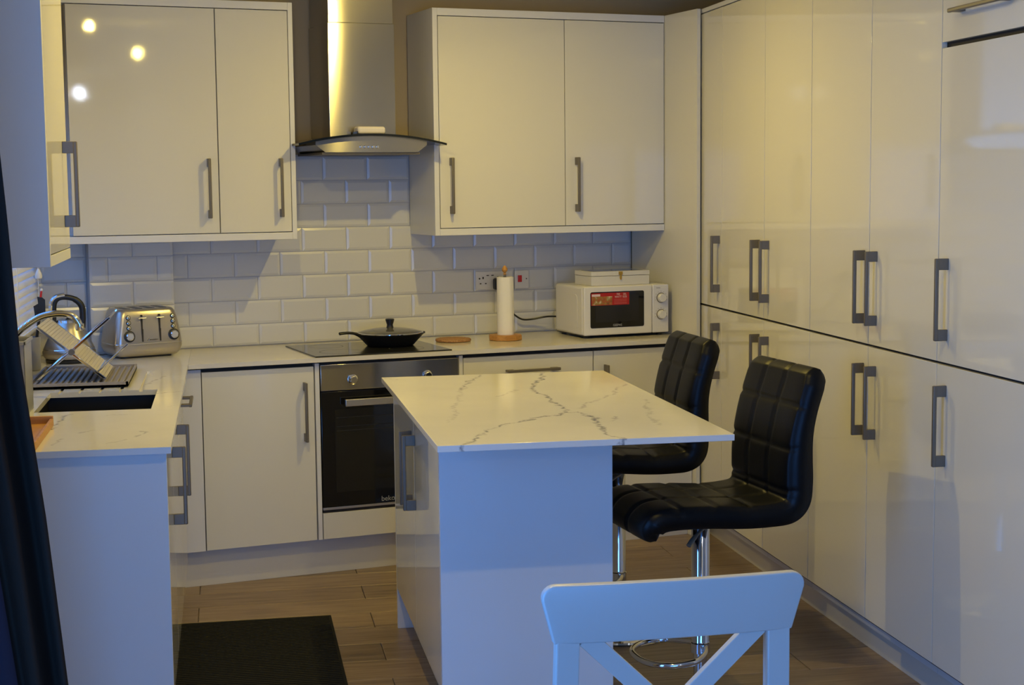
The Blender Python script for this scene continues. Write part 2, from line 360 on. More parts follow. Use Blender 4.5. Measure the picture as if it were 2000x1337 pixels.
for y in (-.6, 0, .64): MB().box(.0165, .0185, y-.004, y+.004, .0, 1.0).obj('ladder_tape', M['blind'], vb)
MB().box(-.012, .012, -.74, .74, 0, .012, .003).obj('bottom_rail', M['blind'], vb)
cordp = thing('blind_cord_pull', 'white teardrop pull hanging on the blind cord beside the wall cabinet', 'cord pull', (-.72, 6.30, 1.262))
MB().lathe([(.003, 0), (.012, .002), (.014, .012), (.010, .026), (.004, .038)], 14).obj('pull', M['white'], cordp)
MB().tube([(0, 0, .036), (0, 0, .80)], .0012, 6).obj('cord', M['white'], cordp)
# ---------------------------------------------------------------- cabinets
def handle(parent, x, y, z, vertical=True, length=.244, label=None):
    """bar handle; (x,z) centre on the door face y; faces local -y"""
    b = MB(); h = length/2; pr = .036
    if vertical:
        b.box(-.006, .006, -pr-.006, -pr+.006, -h, h, .003)
        for s in (-1, 1):
            za, zb = sorted((s*h, s*(h-.034))); b.box(-.0045, .0045, -pr+.004, 0, za, zb, .0015)
    else:
        b.box(-h, h, -pr-.006, -pr+.006, -.006, .006, .003)
        for s in (-1, 1):
            xa, xb = sorted((s*h, s*(h-.034))); b.box(xa, xb, -pr+.004, 0, -.0045, .0045, .0015)
    o = b.obj('handle', M['nickel'], parent); o.location = (x, y, z); return o
def door(parent, x0, x1, z0, z1, y, hx=None, hz=None, vertical=True, name='door', g=.0017, thick=.018):
    d = MB().box(x0+g, x1-g, y, y+thick, z0+g, z1-g, .0012).obj(name, M['gloss'], parent)
    if hx is not None: handle(d, hx, y, hz, vertical)
    return d
def wcab(name, label, loc, rot, w, depth, doors, z0=1.417, z1=2.333, group=None):
    t = thing(name, label, 'cabinet', loc, rot, group)
    MB().box(.001, w-.001, -depth+.02, -.004, z0, z1).obj('carcass', M['carcass'], t)
    for d in doors: door(t, *d)
    return t
D1 = .342
HZ = 1.602
wcab('wall_cabinet', 'wide gloss white wall cabinet with lamp glints, left of the extractor hood', Bw(-1.535, 0), PHI, .594, D1, [(0, .592, 1.417, 2.333, -D1, .548, HZ)], group='cabinets on the back wall')
wcab('wall_cabinet', 'narrow gloss white wall cabinet right beside the extractor hood chimney', Bw(-.942, 0), PHI, .304, D1, [(0, .304, 1.417, 2.333, -D1, .256, HZ)], group='cabinets on the back wall')
t = thing('cabinet_surround', 'white cornice, pelmet and end panel framing the left pair of wall cabinets', 'cabinet frame', Bw(-1.56, 0), PHI)
box('end_panel', M['panel'], t, .923, .943, -D1, -.004, 1.386, 2.366)
box('cornice', M['panel'], t, 0, .923, -D1, -.004, 2.3345, 2.366); box('pelmet', M['panel'], t, 0, .923, -D1, -.004, 1.386, 1.4155)
wcab('wall_cabinet', 'wide gloss white wall cabinet above the kitchen roll, right of the hood', Bw(.0235, 0), PHI, .601, D1, [(0, .601, 1.417, 2.333, -D1, .050, HZ)], group='cabinets on the back wall')
wcab('wall_cabinet', 'gloss white wall cabinet above the microwave next to the corner panel', Bw(.6245, 0), PHI, .502, D1, [(0, .502, 1.417, 2.333, -D1, .052, HZ)], group='cabinets on the back wall')
t = thing('cabinet_surround', 'white cornice, pelmet and shaded end panel framing the right pair of wall cabinets', 'cabinet frame', Bw(0, 0), PHI)
box('end_panel', M['panel'], t, 0, .0225, -D1, -.004, 1.386, 2.366)
box('cornice', M['panel'], t, .0225, 1.127, -D1, -.004, 2.3345, 2.366); box('pelmet', M['panel'], t, .0225, 1.127, -D1, -.004, 1.386, 1.4155)
# left wall cabinet (faces +x): local x -> +y
dl = .340; dz = .018
t = wcab('wall_cabinet', 'gloss white wall cabinet on the left wall showing its bluish end panel', (XW, 4.278, dz), R(90), .522, dl, [(0, .522, 1.417, 2.333, -dl, .395, HZ)])
t = thing('cabinet_surround', 'end panel, cornice and pelmet framing the left wall cabinet above the sink', 'cabinet frame', (XW, 4.258, dz), R(90))
box('end_panel', M['panel'], t, 0, .020, -dl, -.004, 1.386, 2.366)
box('cornice', M['panel'], t, .020, .544, -dl, -.004, 2.3345, 2.366); box('pelmet', M['panel'], t, .020, .544, -dl, -.004, 1.386, 1.4155)
# corner end panel at the right of the back run
t = tag(MB().box(1.1285, 1.1465, -.645, -.004, 0, 2.366, .0015).obj('corner_end_panel', M['gloss']), 'tall gloss white end panel closing the back run beside the microwave', 'panel')
t.location = Bw(0, 0); t.rotation_euler = (0, 0, PHI)
# tall run on the right (faces -x): local x -> -y
XT = 2.089
def tall(label, y0, y1, hx, fridge=False):
    w = y0-y1
    t = thing('fridge_cabinet' if fridge else 'tall_cabinet', label, 'cabinet', (XT, y0, 0), R(-90), 'tall cabinets on the right wall')
    MB().box(.001, w-.001, .021, .59, .10, 2.36).obj('carcass', M['carcass'], t)
    MB().box(0, w, .019, .0215, .12, 2.345).obj('door_gap', M['gap'], t)
    g = .002
    door(t, 0, w, .133, 1.0605, 0, hx, .878, g=g)
    if not fridge: door(t, 0, w, 1.0645, 2.345, 0, hx, 1.255, g=g)
    else:
        door(t, 0, w, 1.0645, 1.994, 0, hx, 1.255, g=g)
        d = door(t, 0, w, 2.007, 2.345, 0, g=g); handle(d, .274, 0, 2.089, False, .32)
    return t
yA, yB, yC, yD, yE, yF, yG = 6.880, 6.488, 5.946, 5.443, 4.909, 4.394, 3.794
tall('narrow gloss white tall cabinet next to the corner panel', yA, yB, yA-yB-.028)
tall('gloss white tall cabinet, second from the corner, its handles paired with the next', yB, yC, yB-yC-.052)
tall('gloss white tall cabinet behind the front bar stool, hinged against a pair', yC, yD, .058)
tall('gloss white tall cabinet, fourth from the corner, handles at its right edge', yD, yE, yD-yE-.036)
tall('gloss white tall cabinet where the stool shadow begins, fifth from the corner', yE, yF, .064)
tall('wide gloss white fridge cabinet at the right edge with a flap on top', yF, yG, .065, True)
t = tag(MB().box(XT-.001, XT+.30, yG, yA, 2.347, 2.366, .0015).obj('cabinet_cornice', M['panel']), 'white cornice strip along the top of the tall cabinets', 'cornice')
struct(MB().box(XT+.058, XT+.076, yG, yA, 0, .132, .001).obj('trim_2', M['plinth']))
# base units, back run
TF = .609
def bbase(label, s0, s1, fronts, name='base_cabinet', cat='cabinet'):
    t = thing(name, label, cat, Bw(s0, 0), PHI)
    MB().box(.001, s1-s0-.001, -TF+.021, -.03, .15, .872).obj('carcass', M['carcass'], t)
    MB().box(.001, s1-s0-.001, -TF+.019, -TF+.0215, .15, .886).obj('door_gap', M['gap'], t)
    for f in fronts: door(t, *f)
    return t
BH = .6905
bbase('white base cabinet left of the oven with one tall handle', -1.093, -.632, [(0, .461, .151, .876, -TF, .417, BH)])
bbase('white drawer base right of the oven with a horizontal bar handle', .020, .631, [(0, .611, .742, .876, -TF, .316, .810, False, 'drawer'), (0, .611, .447, .739, -TF, .316, .62, False, 'drawer'), (0, .611, .151, .444, -TF, .316, .33, False, 'drawer')])
bbase('white base cabinet under the microwave behind the far stool', .633, 1.127, [(0, .494, .151, .876, -TF, .054, BH)])
t = thing('corner_post', 'white corner post filling the gap between left and back base units', 'panel', Bw(-1.1235, 0), PHI)
box('post_front', M['panel'], t, -.10, .0285, -TF, -TF+.02, .151, .886)
t = tag(MB().box(-.628, -.610, -TF, -.05, .151, .886, .001).obj('oven_side_filler', M['panel']), 'slim white filler strip at the left side of the oven', 'panel'); t.location = Bw(0, 0); t.rotation_euler = (0, 0, PHI)
t = tag(MB().box(.002, .0185, -TF, -.05, .151, .886, .001).obj('oven_side_filler', M['panel']), 'slim white filler strip at the right side of the oven', 'panel'); t.location = Bw(0, 0); t.rotation_euler = (0, 0, PHI)
t = struct(MB().box(-1.20, 1.127, -TF+.045, -TF+.063, 0, .150, .001).obj('trim_3', M['plinth'])); t.location = Bw(0, 0); t.rotation_euler = (0, 0, PHI)
# oven
ov = thing('oven', 'built-in single oven with steel control strip and black glass door', 'oven', Bw(-.608, 0), PHI)
MB().box(.004, .604, -TF+.02, -.06, .15, .885).obj('housing', M['blackplastic'], ov)
cp = box('control_panel', M['steel'], ov, .002, .606, -TF-.004, -TF+.02, .770, .878, .002)
for x in (.139, .464):
    MB().lathe([(.021, 0), (.021, .004), (.017, .006), (.0155, .022), (.013, .024)], 24, Matrix.Translation((x, -TF-.004, .812)) @ Matrix.Rotation(R(90), 4, 'X')).obj('knob', M['chrome'], cp)
od = MB().box(.002, .606, -TF-.003, -TF+.02, .285, .766, .002).obj('oven_door', M['blackglass'], ov)
MB().box(.060, .548, -TF-.0036, -TF-.002, .345, .690).obj('door_window', M['ovenpane'], od)
rk = MB()
for z in (.655, .618, .60): rk.box(.066, .542, -TF-.0040, -TF-.0034, z, z+.003)
rk.obj('oven_rack', mat('rack_wire_behind_glass', (.035, .035, .033), .3, .3), od)
hb = MB().box(.095, .513, -TF-.046, -TF-.032, .706, .735, .002)
for x in (.11, .48): hb.box(x, x+.018, -TF-.034, -TF-.002, .712, .729)
hb.obj('handle', mat('satin_steel', (.62, .58, .50), .35, .9), od)
text('beko', .030, .0003, mat('grey_print', (.35, .35, .34), .5), od, 'brand_lettering', (.283, -TF-.0035, .302))
box('lower_trim', mat('pale_steel', (.62, .60, .55), .35, .9), ov, .002, .606, -TF-.003, -TF+.01, .274, .284, .001)
MB().box(.004, .604, -TF+.004, -TF+.02, .262, .274).obj('vent_gap', M['gap'], ov)
t = tag(MB().box(-.606, -.004, -TF, -TF+.018, .152, .261, .0012).obj('oven_plinth_panel', M['gloss']), 'low white panel fitted below the oven door', 'panel'); t.location = Bw(0, 0); t.rotation_euler = (0, 0, PHI)
# left run (faces +x): local x -> +y ; front plane x=-.185
XLF = -.185
def lbase(label, y0, y1, fronts):
    t = thing('base_cabinet', label, 'cabinet', (XLF, y0, 0), R(90))
    MB().box(.001, y1-y0-.001, .021, .58, .15, .68).obj('carcass', M['carcass'], t)
    for f in fronts: door(t, *f)
    return t
pnl = tag(MB().box(XW+.004, -.178, 4.325, 4.343, 0, .891, .0015).obj('end_panel', M['panel']), 'large white end panel closing the left run beside the curtain', 'panel')
lbase('white base cabinet at the near end of the left run', 4.345, 4.945, [(0, .598, .151, .876, 0, .560, BH)])
lbase('white base cabinet under the sink in the left run', 4.947, 5.545, [(0, .596, .151, .876, 0, .420, BH)])
lbase('white drawer unit of the left run nearest the corner', 5.547, 6.20, [(0, .60, .742, .876, 0, .42, .81, False, 'drawer'), (0, .60, .151, .739, 0)])
struct(MB().box(XLF-.062, XLF-.045, 4.345, 6.42, 0, .150, .001).obj('trim_4', M['plinth']))
# ---------------------------------------------------------------- worktops
def left_top():
    b = MB(); zt = .91; zb = .892; x0, x1 = XW+.003, -.165
    sx0, sx1, sy0, sy1 = -.612, -.252, 5.075, 5.560
    b.box(x0, x1, 4.305, sy0, zb, zt); b.box(x0, sx0, sy0, sy1, zb, zt); b.box(sx1, x1, sy0, sy1, zb, zt)
    gy = 6.12; gx = [-.580, -.512, -.444, -.376, -.308]; cur = x0
    for g in gx:
        b.box(cur, g-.006, sy1, gy, zb, zt); b.box(g-.006, g+.006, sy1, gy, zb, zt-.006); cur = g+.006
    b.box(cur, x1, sy1, gy, zb, zt)
    b.prism([(x0, gy), (x1, gy), (x1, ywall(x1)-.008), (x0, ywall(x0)-.008)], zb, zt)
    return tag(b.obj('worktop', M['quartz_left'], None, 0), 'pale veined quartz worktop on the left run with sink cut-out and drainer grooves', 'worktop')
left_top()
def back_top():
    b = MB(); d = .629
    def loc(x, y): dx, dy = x-PX, y-PY; return (dx*CP+dy*SP, -(dx*SP-dy*CP))
    ys = -d
    sA = None
    # seam along x=-.165 : points on t=.629 and t=0
    def on_seam(t):  # x = PX + s*CP + t*SP = -.1645
        return (-.1645-PX-t*SP)/CP
    b.prism([(on_seam(d), -d), (1.1275, -d), (1.1275, -.008), (on_seam(.008), -.008)], .892, .91)
    o = b.obj('worktop', M['quartz_back'], None, 0); o.location = Bw(0, 0); o.rotation_euler = (0, 0, PHI)
    return tag(o, 'pale quartz worktop along the back wall carrying the hob and microwave', 'worktop')
back_top()
# sink bowl
sk = thing('sink', 'black undermount sink bowl set in the left worktop', 'sink', (-.432, 5.3175, .892))
b = MB(); a, c, h = .190, .253, .19
b.box(-a, a, -c, c, -h-.006, -h); b.box(-a-.004, -a, -c, c, -h, -.001); b.box(a, a+.004, -c, c, -h, -.001); b.box(-a, a, -c-.004, -c, -h, -.001); b.box(-a, a, c, c+.004, -h, -.001)
b.obj('bowl', mat('black_sink', (.004, .004, .004), .45), sk)
MB().lathe([(.045, -h), (.045, -h+.004), (.02, -h+.003)], 20).obj('drain', M['chrome'], sk)
# tap
tp = thing('kitchen_tap', 'chrome swan-neck tap curving over the sink', 'tap', (-.715, 5.32, .91))
MB().lathe([(.027, 0), (.027, .01), (.021, .02), (.021, .10), (.018, .11)], 20).obj('body', M['chrome'], tp)
MB().tube(spline([(0, 0, .10), (.005, 0, .17), (.030, 0, .225), (.063, 0, .255), (.109, 0, .282), (.160, 0, .291), (.203, 0, .286), (.222, 0, .270), (.231, 0, .252)], 6), .0135, 14, .8).obj('spout', M['chrome'], tp)
MB().lathe([(.0135, 0), (.015, .004), (.014, .022)], 14, Matrix.Translation((.231, 0, .234))).obj('aerator', M['chrome'], tp)
MB().tube([(0, 0, .06), (0, .05, .075), (0, .09, .085)], [.008, .006, .005], 10).obj('lever', M['chrome'], tp)
# drip tray + dish rack + utensil pot
dt = thing('drip_tray', 'grey ribbed rubber drip tray on the left worktop behind the sink', 'tray', (-.528, 5.925, .9105))
b = MB(); b.box(-.172, .172, -.28, .28, .004, .010); b.box(-.172, -.164, -.28, .28, .004, .020); b.box(.164, .172, -.28, .28, .004, .020); b.box(-.172, .172, -.28, -.272, .004, .020); b.box(-.172, .172, .272, .28, .004, .020)
b.obj('tray_base', M['greyrubber'], dt)
for k in range(15): MB().box(-.154+.0215*k, -.146+.0215*k, -.255, .255, .010, .0165, .002, 1).obj('rib', M['greyrubber'], dt, 0)
fm = MB()
for k in range(5): fm.lathe([(.005, 0), (.005, .005)], 8, Matrix.Translation((-.15+.073*k, -.262, 0)))
fm.obj('feet', M['blackplastic'], dt)
rk = thing('dish_rack', 'folding X-shaped dish rack with pale slatted panel and steel arms', 'dish rack', (-.55, 5.90, .931))
ya, yb = -.19, .19
b = MB()
A0, A1 = Vector((-.118, 0, .195)), Vector((.112, 0, .004))
for y in (ya, yb): MB().beam(A0+Vector((0, y, 0)), A1+Vector((0, y, 0)), .006, .010, (0, 0, 1), .002).obj('panel_rail', M['chrome'], rk)
d = (A1-A0).normalized(); L_ = (A1-A0).length
for k in range(26):
    p = A0+d*(L_*(k+.5)/26); MB().beam(p+Vector((0, ya, 0)), p+Vector((0, yb, 0)), .0106, .004, (.63, 0, .77)).obj('slat', M['slatted'], rk, 0)
B0, B1 = Vector((-.122, 0, .004)), Vector((.135, 0, .222))
for y in (ya+.004, yb-.004): MB().beam(B0+Vector((0, y, 0)), B1+Vector((0, y, 0)), .006, .009, (0, 0, 1), .002).obj('arm', M['chrome'], rk)
for q in (.05, .5, .97):
    p = B0.lerp(B1, q); MB().tube([p+Vector((0, ya, 0)), p+Vector((0, yb, 0))], .0035, 8).obj('cross_bar', M['chrome'], rk)
MB().lathe([(.011, -.008), (.011, .008)], 14, Matrix.Translation((.0, ya-.006, .103)) @ Matrix.Rotation(R(90), 4, 'X')).obj('pivot', M['nickel'], rk)
MB().beam((.085, ya-.002, .030), (.195, ya-.002, .128), .022, .007, (-.65, 0, .75), .002).obj('cup_holder_arm', M['chrome'], rk)
MB().tube([(.085, ya, .028), (.085, yb, .028)], .0035, 8).obj('cross_bar', M['chrome'], rk)
ub = thing('caddy_box', 'tall grey plastic box between sink and curtain', 'box', (-.702, 5.10, .9105))
b = MB(); b.box(-.078, .078, -.09, .09, 0, .004)
for q in ((-.078, -.075, -.09, .09), (.075, .078, -.09, .09), (-.078, .078, -.09, -.087), (-.078, .078, .087, .09)): b.box(*q, .003, .226, .001, 1)
b.obj('box_wall', M['greyplastic'], ub)
b = MB()
for q in ((-.083, -.076, -.095, .095), (.076, .083, -.095, .095), (-.083, .083, -.095, -.088), (-.083, .083, .088, .095)): b.box(*q, .219, .231, .002, 1)
b.obj('rim', M['greyplastic'], ub)
up = thing('utensil_pot', 'small grey utensil pot behind the plastic box, left of the kettle', 'pot', (-.752, 6.27, .9105))
MB().lathe([(.028, 0), (.031, .004), (.033, .13), (.030, .13), (.027, .008), (.01, .007)], 28).obj('pot_body', M['greyplastic'], up)
sp = thing('spatula', 'black spatula with a red tip standing in the utensil pot', 'spatula', (-.751, 6.27, .9200)); sp.rotation_euler = (0, R(8), 0)
MB().tube([(0, 0, 0), (.004, 0, .22)], .006, 8).obj('shaft', M['blackplastic'], sp)
MB().prism([(-.010, .19), (.016, .19), (.024, .225), (.018, .268), (.006, .276), (-.012, .276), (-.006, .250), (-.022, .238)], -.003, .003, Matrix.Rotation(R(90), 4, 'X')).obj('blade', M['blackplastic'], sp)
MB().box(-.003, .005, -.004, .004, .275, .300, .002).obj('red_tip', M['redswitch'], sp)
MB().lathe([(.004, 0), (.0055, .004), (.003, .009)], 10, Matrix.Translation((.001, 0, .300))).obj('hook_end', M['white'], sp)
cb = thing('wooden_tray', 'orange-brown wooden tray lying on the left worktop next to the curtain', 'tray', (-.655, 4.54, .9105))
MB().box(-.13, .13, -.235, .235, 0, .008, .002).obj('tray_board', M['bamboo'], cb)
b = MB(); b.box(-.135, .135, -.24, -.230, 0, .03, .002); b.box(-.135, .135, .230, .24, 0, .03, .002); b.box(.125, .135, -.23, .23, 0, .022, .002); b.box(-.135, -.125, -.23, .23, 0, .022, .002)
b.obj('tray_rim', M['bamboo'], cb)
# ---------------------------------------------------------------- kettle
kt = thing('kettle', 'silver pyramid kettle with black loop handle behind the dish rack', 'kettle', (-.640, 6.545, .9105), R(8))
n = 40
def ring(r, z, sq): return r, z
MB().lathe([(.078, 0), (.092, .002), (.094, .014)], 36).obj('power_base', M['blackplastic'], kt)
MB().lathe([(.090, .015), (.098, .022), (.104, .034), (.105, .044), (.101, .052), (.100, .056), (.092, .075), (.078, .105), (.064, .135), (.054, .155), (.049, .160)], 40).obj('body', M['appliance'], kt)
MB().lathe([(.1005, .0515), (.1025, .054), (.1005, .0565)], 40).obj('trim_ring', M['chrome'], kt)
MB().lathe([(.047, .160), (.044, .170), (.030, .176), (.010, .178)], 32).obj('lid', M['chrome'], kt)
MB().lathe([(.006, .178), (.006, .184), (.012, .188), (.012, .196), (.006, .199)], 14).obj('lid_knob', M['blackplastic'], kt)
MB().tube(spline([(-.058, 0, .120), (-.056, 0, .175), (-.052, 0, .235), (-.036, 0, .258), (-.005, 0, .262), (.030, 0, .252), (.054, 0, .226), (.058, 0, .185), (.054, 0, .135)], 6), [.011]*30+[.0125]*19, 12, .75, upv=(0, 1, 0)).obj('handle', M['blackplastic'], kt)
MB().tube(spline([(-.066, 0, .130), (-.066, 0, .175), (-.063, 0, .240), (-.045, 0, .264), (-.010, 0, .272)], 6), .009, 10, 1.2, upv=(0, 1, 0)).obj('handle_trim', M['chrome'], kt)
MB().prism([(-.088, .15), (-.045, .118), (-.045, .158)], -.018, .018, Matrix.Rotation(R(90), 4, 'X')).obj('spout', M['chrome'], kt)
# ---------------------------------------------------------------- toaster
ts = thing('toaster', 'silver four-slot toaster with two levers and dials', 'toaster', (-.362, 6.700, .9105), R(23))
def rrect(hx, hy, r, n=5):
    out = []
    for cx, cy, a0 in ((hx-r, hy-r, 0), (-hx+r, hy-r, 90), (-hx+r, -hy+r, 180), (hx-r, -hy+r, 270)):
        for k in range(n+1): a = R(a0+90*k/n); out.append((cx+r*math.cos(a), cy+r*math.sin(a)))
    return out
def loft(b, levels):
    rings = [[(x, y, z) for x, y in rrect(hx, hy, r)] for hx, hy, r, z in levels]; k = len(rings[0]); v = sum(rings, []); f = []
    for i in range(len(rings)-1):
        for j in range(k): j2 = (j+1) % k; f.append((i*k+j, i*k+j2, (i+1)*k+j2, (i+1)*k+j))
    f.append(tuple(range(k-1, -1, -1))); f.append(tuple(range((len(rings)-1)*k, len(rings)*k))); return b.add(v, f)
loft(MB(), [(.125, .080, .02, .008), (.139, .093, .025, .022), (.147, .100, .03, .045), (.147, .100, .03, .060), (.143, .096, .03, .10), (.132, .088, .03, .165), (.124, .082, .03, .190), (.117, .076, .028, .199), (.110, .07, .025, .202)]).obj('body', M['appliance'], ts, 50)
loft(MB(), [(.1482, .1012, .03, .0585), (.1486, .1016, .03, .060), (.1480, .1010, .03, .0615)]).obj('seam_ring', M['chrome'], ts)
loft(MB(), [(.110, .066, .02, 0), (.110, .066, .02, .009)]).obj('base_foot', M['blackplastic'], ts)
for x in (-.078, -.026, .026, .078): MB().box(x-.014, x+.014, -.055, .055, .199, .2032).obj('bread_slot', M['blackplastic'], ts)
def on_face(z):   # y of the sloping front face
    tab = [(.060, -.100), (.10, -.096), (.165, -.088), (.19, -.082)]
    for (z0, y0), (z1, y1) in zip(tab, tab[1:]):
        if z <= z1: return y0+(y1-y0)*(z-z0)/(z1-z0)
    return -.082
tilt = Matrix.Rotation(R(90-7), 4, 'X')
for x in (-.030, .046):
    MB().box(x-.003, x+.003, on_face(.075)-.0014, on_face(.075)+.006, .068, .12).box(x-.003, x+.003, on_face(.12)-.0013, on_face(.12)+.008, .115, .178).obj('lever_slot', M['gap'], ts)
    MB().tube([(x-.016, on_face(.165)-.012, .166), (x+.016, on_face(.165)-.012, .168)], .0042, 8).box(x-.003, x+.003, on_face(.165)-.012, on_face(.165)+.004, .163, .170).obj('lever', M['chrome'], ts)
for x in (-.086, .104):
    MB().lathe([(.024, 0), (.024, .003), (.021, .004)], 24, Matrix.Translation((x, on_face(.092)+.001, .092)) @ tilt).obj('dial_ring', M['blackplastic'], ts)
    MB().lathe([(.017, 0), (.017, .012), (.013, .015)], 24, Matrix.Translation((x, on_face(.092)-.001, .092)) @ tilt).obj('dial', M['chrome'], ts)
    for z in (.126, .147, .168):
        MB().lathe([(.0105, 0), (.0105, .002), (.009, .003)], 16, Matrix.Translation((x, on_face(z)+.001, z)) @ tilt).obj('button_ring', M['blackplastic'], ts)
        MB().lathe([(.0068, 0), (.0068, .005), (.004, .006)], 16, Matrix.Translation((x, on_face(z)-.001, z)) @ tilt).obj('button', M['chrome'], ts)
MB().beam((-.012, on_face(.076)-.0012, .070), (-.004, on_face(.08)-.0012, .081), .002, .003).box(-.003, .034, on_face(.074)-.0008, on_face(.074)+.003, .073, .0765).obj('badge', M['chrome'], ts)
# ---------------------------------------------------------------- hob, pan, lid, trivet, kitchen roll
hob = thing('hob', 'black glass induction hob set in the back worktop', 'hob', Bw(-.328, .368, .910), PHI)
MB().box(-.297, .297, -.246, .246, .0, .0055, .001).obj('glass_plate', M['hobglass'], hob)
zr = MB()
for x, y, r in ((-.15, -.11, .09), (-.15, .12, .075), (.14, -.11, .075), (.12, .10, .10)):
    k = 40; v = [(x+rr*math.cos(2*math.pi*i/k), y+rr*math.sin(2*math.pi*i/k), .0057) for rr in (r, r-.002) for i in range(k)]
    zr.add(v, [(i, (i+1) % k, k+(i+1) % k, k+i) for i in range(k)])
zr.obj('zone_marking', mat('hob_print', (.05, .05, .05), .4), hob)
fp = thing('frying_pan', 'black deep frying pan standing on the hob', 'frying pan', Bw(-.212, .33, .916), PHI)
b = MB(); b.lathe([(.096, 0), (.102, .002), (.118, .020), (.147, .050), (.149, .053), (.144, .053), (.114, .020), (.10, .006), (.02, .005)], 48)
for a in (15, 195): pass
b.obj('bowl', M['pan'], fp)
MB().tube(spline([(-.128, 0, .040), (-.155, -.003, .056), (-.185, -.006, .062), (-.215, -.008, .062), (-.232, -.009, .060)], 5), [.012]*6+[.010]*8+[.0105]*4+[.011]*2+[.006], 12, .6).obj('handle', M['pan'], fp)
MB().prism([(.135, -.022), (.158, -.010), (.158, .012), (.135, .022)], .046, .054).obj('pour_lip', M['pan'], fp)
pl = thing('pan_lid', 'domed glass pan lid with black knob on the frying pan', 'lid', Bw(-.212, .33, .9695), PHI)
MB().lathe([(.141, 0), (.143, .002), (.140, .005), (.110, .013), (.07, .020), (.03, .023), (.012, .024)], 48).obj('glass_dome', M['lidglass'], pl)
MB().lathe([(.1405, 0), (.1445, .0015), (.1445, .004), (.141, .0052)], 48).obj('steel_rim', M['chrome'], pl)
MB().lathe([(.016, .023), (.014, .030), (.013, .036), (.019, .055), (.0195, .060), (.016, .062)], 24).obj('knob', M['blackplastic'], pl)
tv = thing('trivet', 'round cork trivet lying between the hob and the kitchen roll', 'trivet', Bw(.112, .245, .9105), PHI)
MB().lathe([(.074, 0), (.080, .003), (.080, .010), (.074, .013)], 40).obj('disc', M['cork'], tv)
rh = thing('kitchen_roll_holder', 'wooden kitchen roll holder with a round base and turned finial', 'roll holder', Bw(.342, .30, .9105), PHI)
MB().lathe([(.072, 0), (.076, .002), (.076, .021), (.072, .024)], 10).obj('base', M['bamboo'], rh)
MB().lathe([(.006, .024), (.006, .300)], 12).obj('rod', M['nickel'], rh)
MB().lathe([(.005, .292), (.008, .296), (.004, .301), (.012, .310), (.0135, .317), (.010, .325), (.003, .334)], 16).obj('finial', M['bamboo'], rh)
rp = thing('kitchen_roll', 'slim white paper kitchen roll on the wooden holder', 'kitchen roll', Bw(.342, .30, .935), PHI)
b = MB(); k = 40; prof = [0, .258]
outer = [(.0365+(.0012 if i > 30 else 0))for i in range(k)]
v = [(outer[i]*math.cos(2*math.pi*i/k), outer[i]*math.sin(2*math.pi*i/k), z) for z in prof for i in range(k)]+[(.017*math.cos(2*math.pi*i/k), .017*math.sin(2*math.pi*i/k), z) for z in prof for i in range(k)]
f = []
for i in range(k):
    j = (i+1) % k; f += [(i, j, k+j, k+i), (2*k+j, 2*k+i, 3*k+i, 3*k+j), (k+i, k+j, 3*k+j, 3*k+i), (j, i, 2*k+i, 2*k+j)]
b.add(v, f).obj('roll', M['paper'], rp)
# loose sheet corner folded diagonally over the front
pts = []
for q in range(13):
    z = .257*q/12; a0 = R(-62+24*(1-q/12)); pts += [(.0395*math.cos(a0+R(w)), .0395*math.sin(a0+R(w)), z) for w in (-8, 10, 28, 46, 64, 80)]
MB().add(pts, [(r*6+c, r*6+c+1, (r+1)*6+c+1, (r+1)*6+c) for r in range(12) for c in range(5)]).obj('loose_sheet', M['paper'], rp)
# ---------------------------------------------------------------- microwave and box
mw = thing('microwave', 'white microwave oven with black window and two dials', 'microwave', Bw(.667, .44, .9105), PHI)
MB().box(0, .431, .016, .315, .012, .234, .012, 3).obj('casing', M['white'], mw)
df = box('door', M['white'], mw, .001, .345, 0, .017, .013, .233, .006, 3)
MB().prism([(x+.167, z+.1275) for x, z in rrect(.135, .0815, .008, 3)], 0, .0015, Matrix(((1, 0, 0, 0), (0, 0, -1, 0), (0, 1, 0, 0), (0, 0, 0, 1)))).obj('door_window', M['blackglass'], df)
MB().box(.058, .275, -.0022, -.0013, .072, .192).obj('inner_mesh', mat('microwave_mesh', (.012, .012, .013), .2), df)
st = MB().box(.035, .226, -.0030, -.0022, .148, .204).obj('sticker', M['red'], df)
MB().box(.038, .140, -.0034, -.0029, .150, .188).obj('food_photo', M['photo'], st)
wp = mat('white_print', (.75, .60, .58), .5)
MB().box(.038, .080, -.0034, -.0029, .189, .199).obj('sticker_logo', wp, st)
text('700\nWATT', .012, .0002, wp, st, 'sticker_print', (.170, -.0034, .190)); text('20L\nSIZE', .012, .0002, wp, st, 'sticker_print', (.203, -.0034, .190))
b = MB()
for z in (.172, .165, .158, .153): b.box(.150, .213, -.0033, -.0029, z, z+.0018)
b.obj('sticker_lines', mat('pink_print', (.55, .14, .12), .5), st)
text('GEEPAS', .0135, .0002, mat('silver_print', (.45, .45, .45), .4), df, 'brand_lettering', (.167, -.0018, .056))
cpn = box('control_panel', mat('cool_white_plastic', (.70, .69, .70), .3), mw, .347, .430, 0, .017, .013, .233, .005, 3)
for z in (.172, .096):
    MB().lathe([(.0235, 0), (.0235, .003), (.0225, .004)], 28, Matrix.Translation((.390, .001, z)) @ Matrix.Rotation(R(90), 4, 'X')).obj('dial_ring', M['nickel'], cpn)
    MB().lathe([(.0205, 0), (.019, .016), (.017, .018)], 28, Matrix.Translation((.390, -.002, z)) @ Matrix.Rotation(R(90), 4, 'X')).box(.3885, .3915, -.0215, -.018, z, z+.018).obj('dial', M['white'], cpn)
gp = mat('grey_marking', (.30, .29, .28), .6); b = MB()
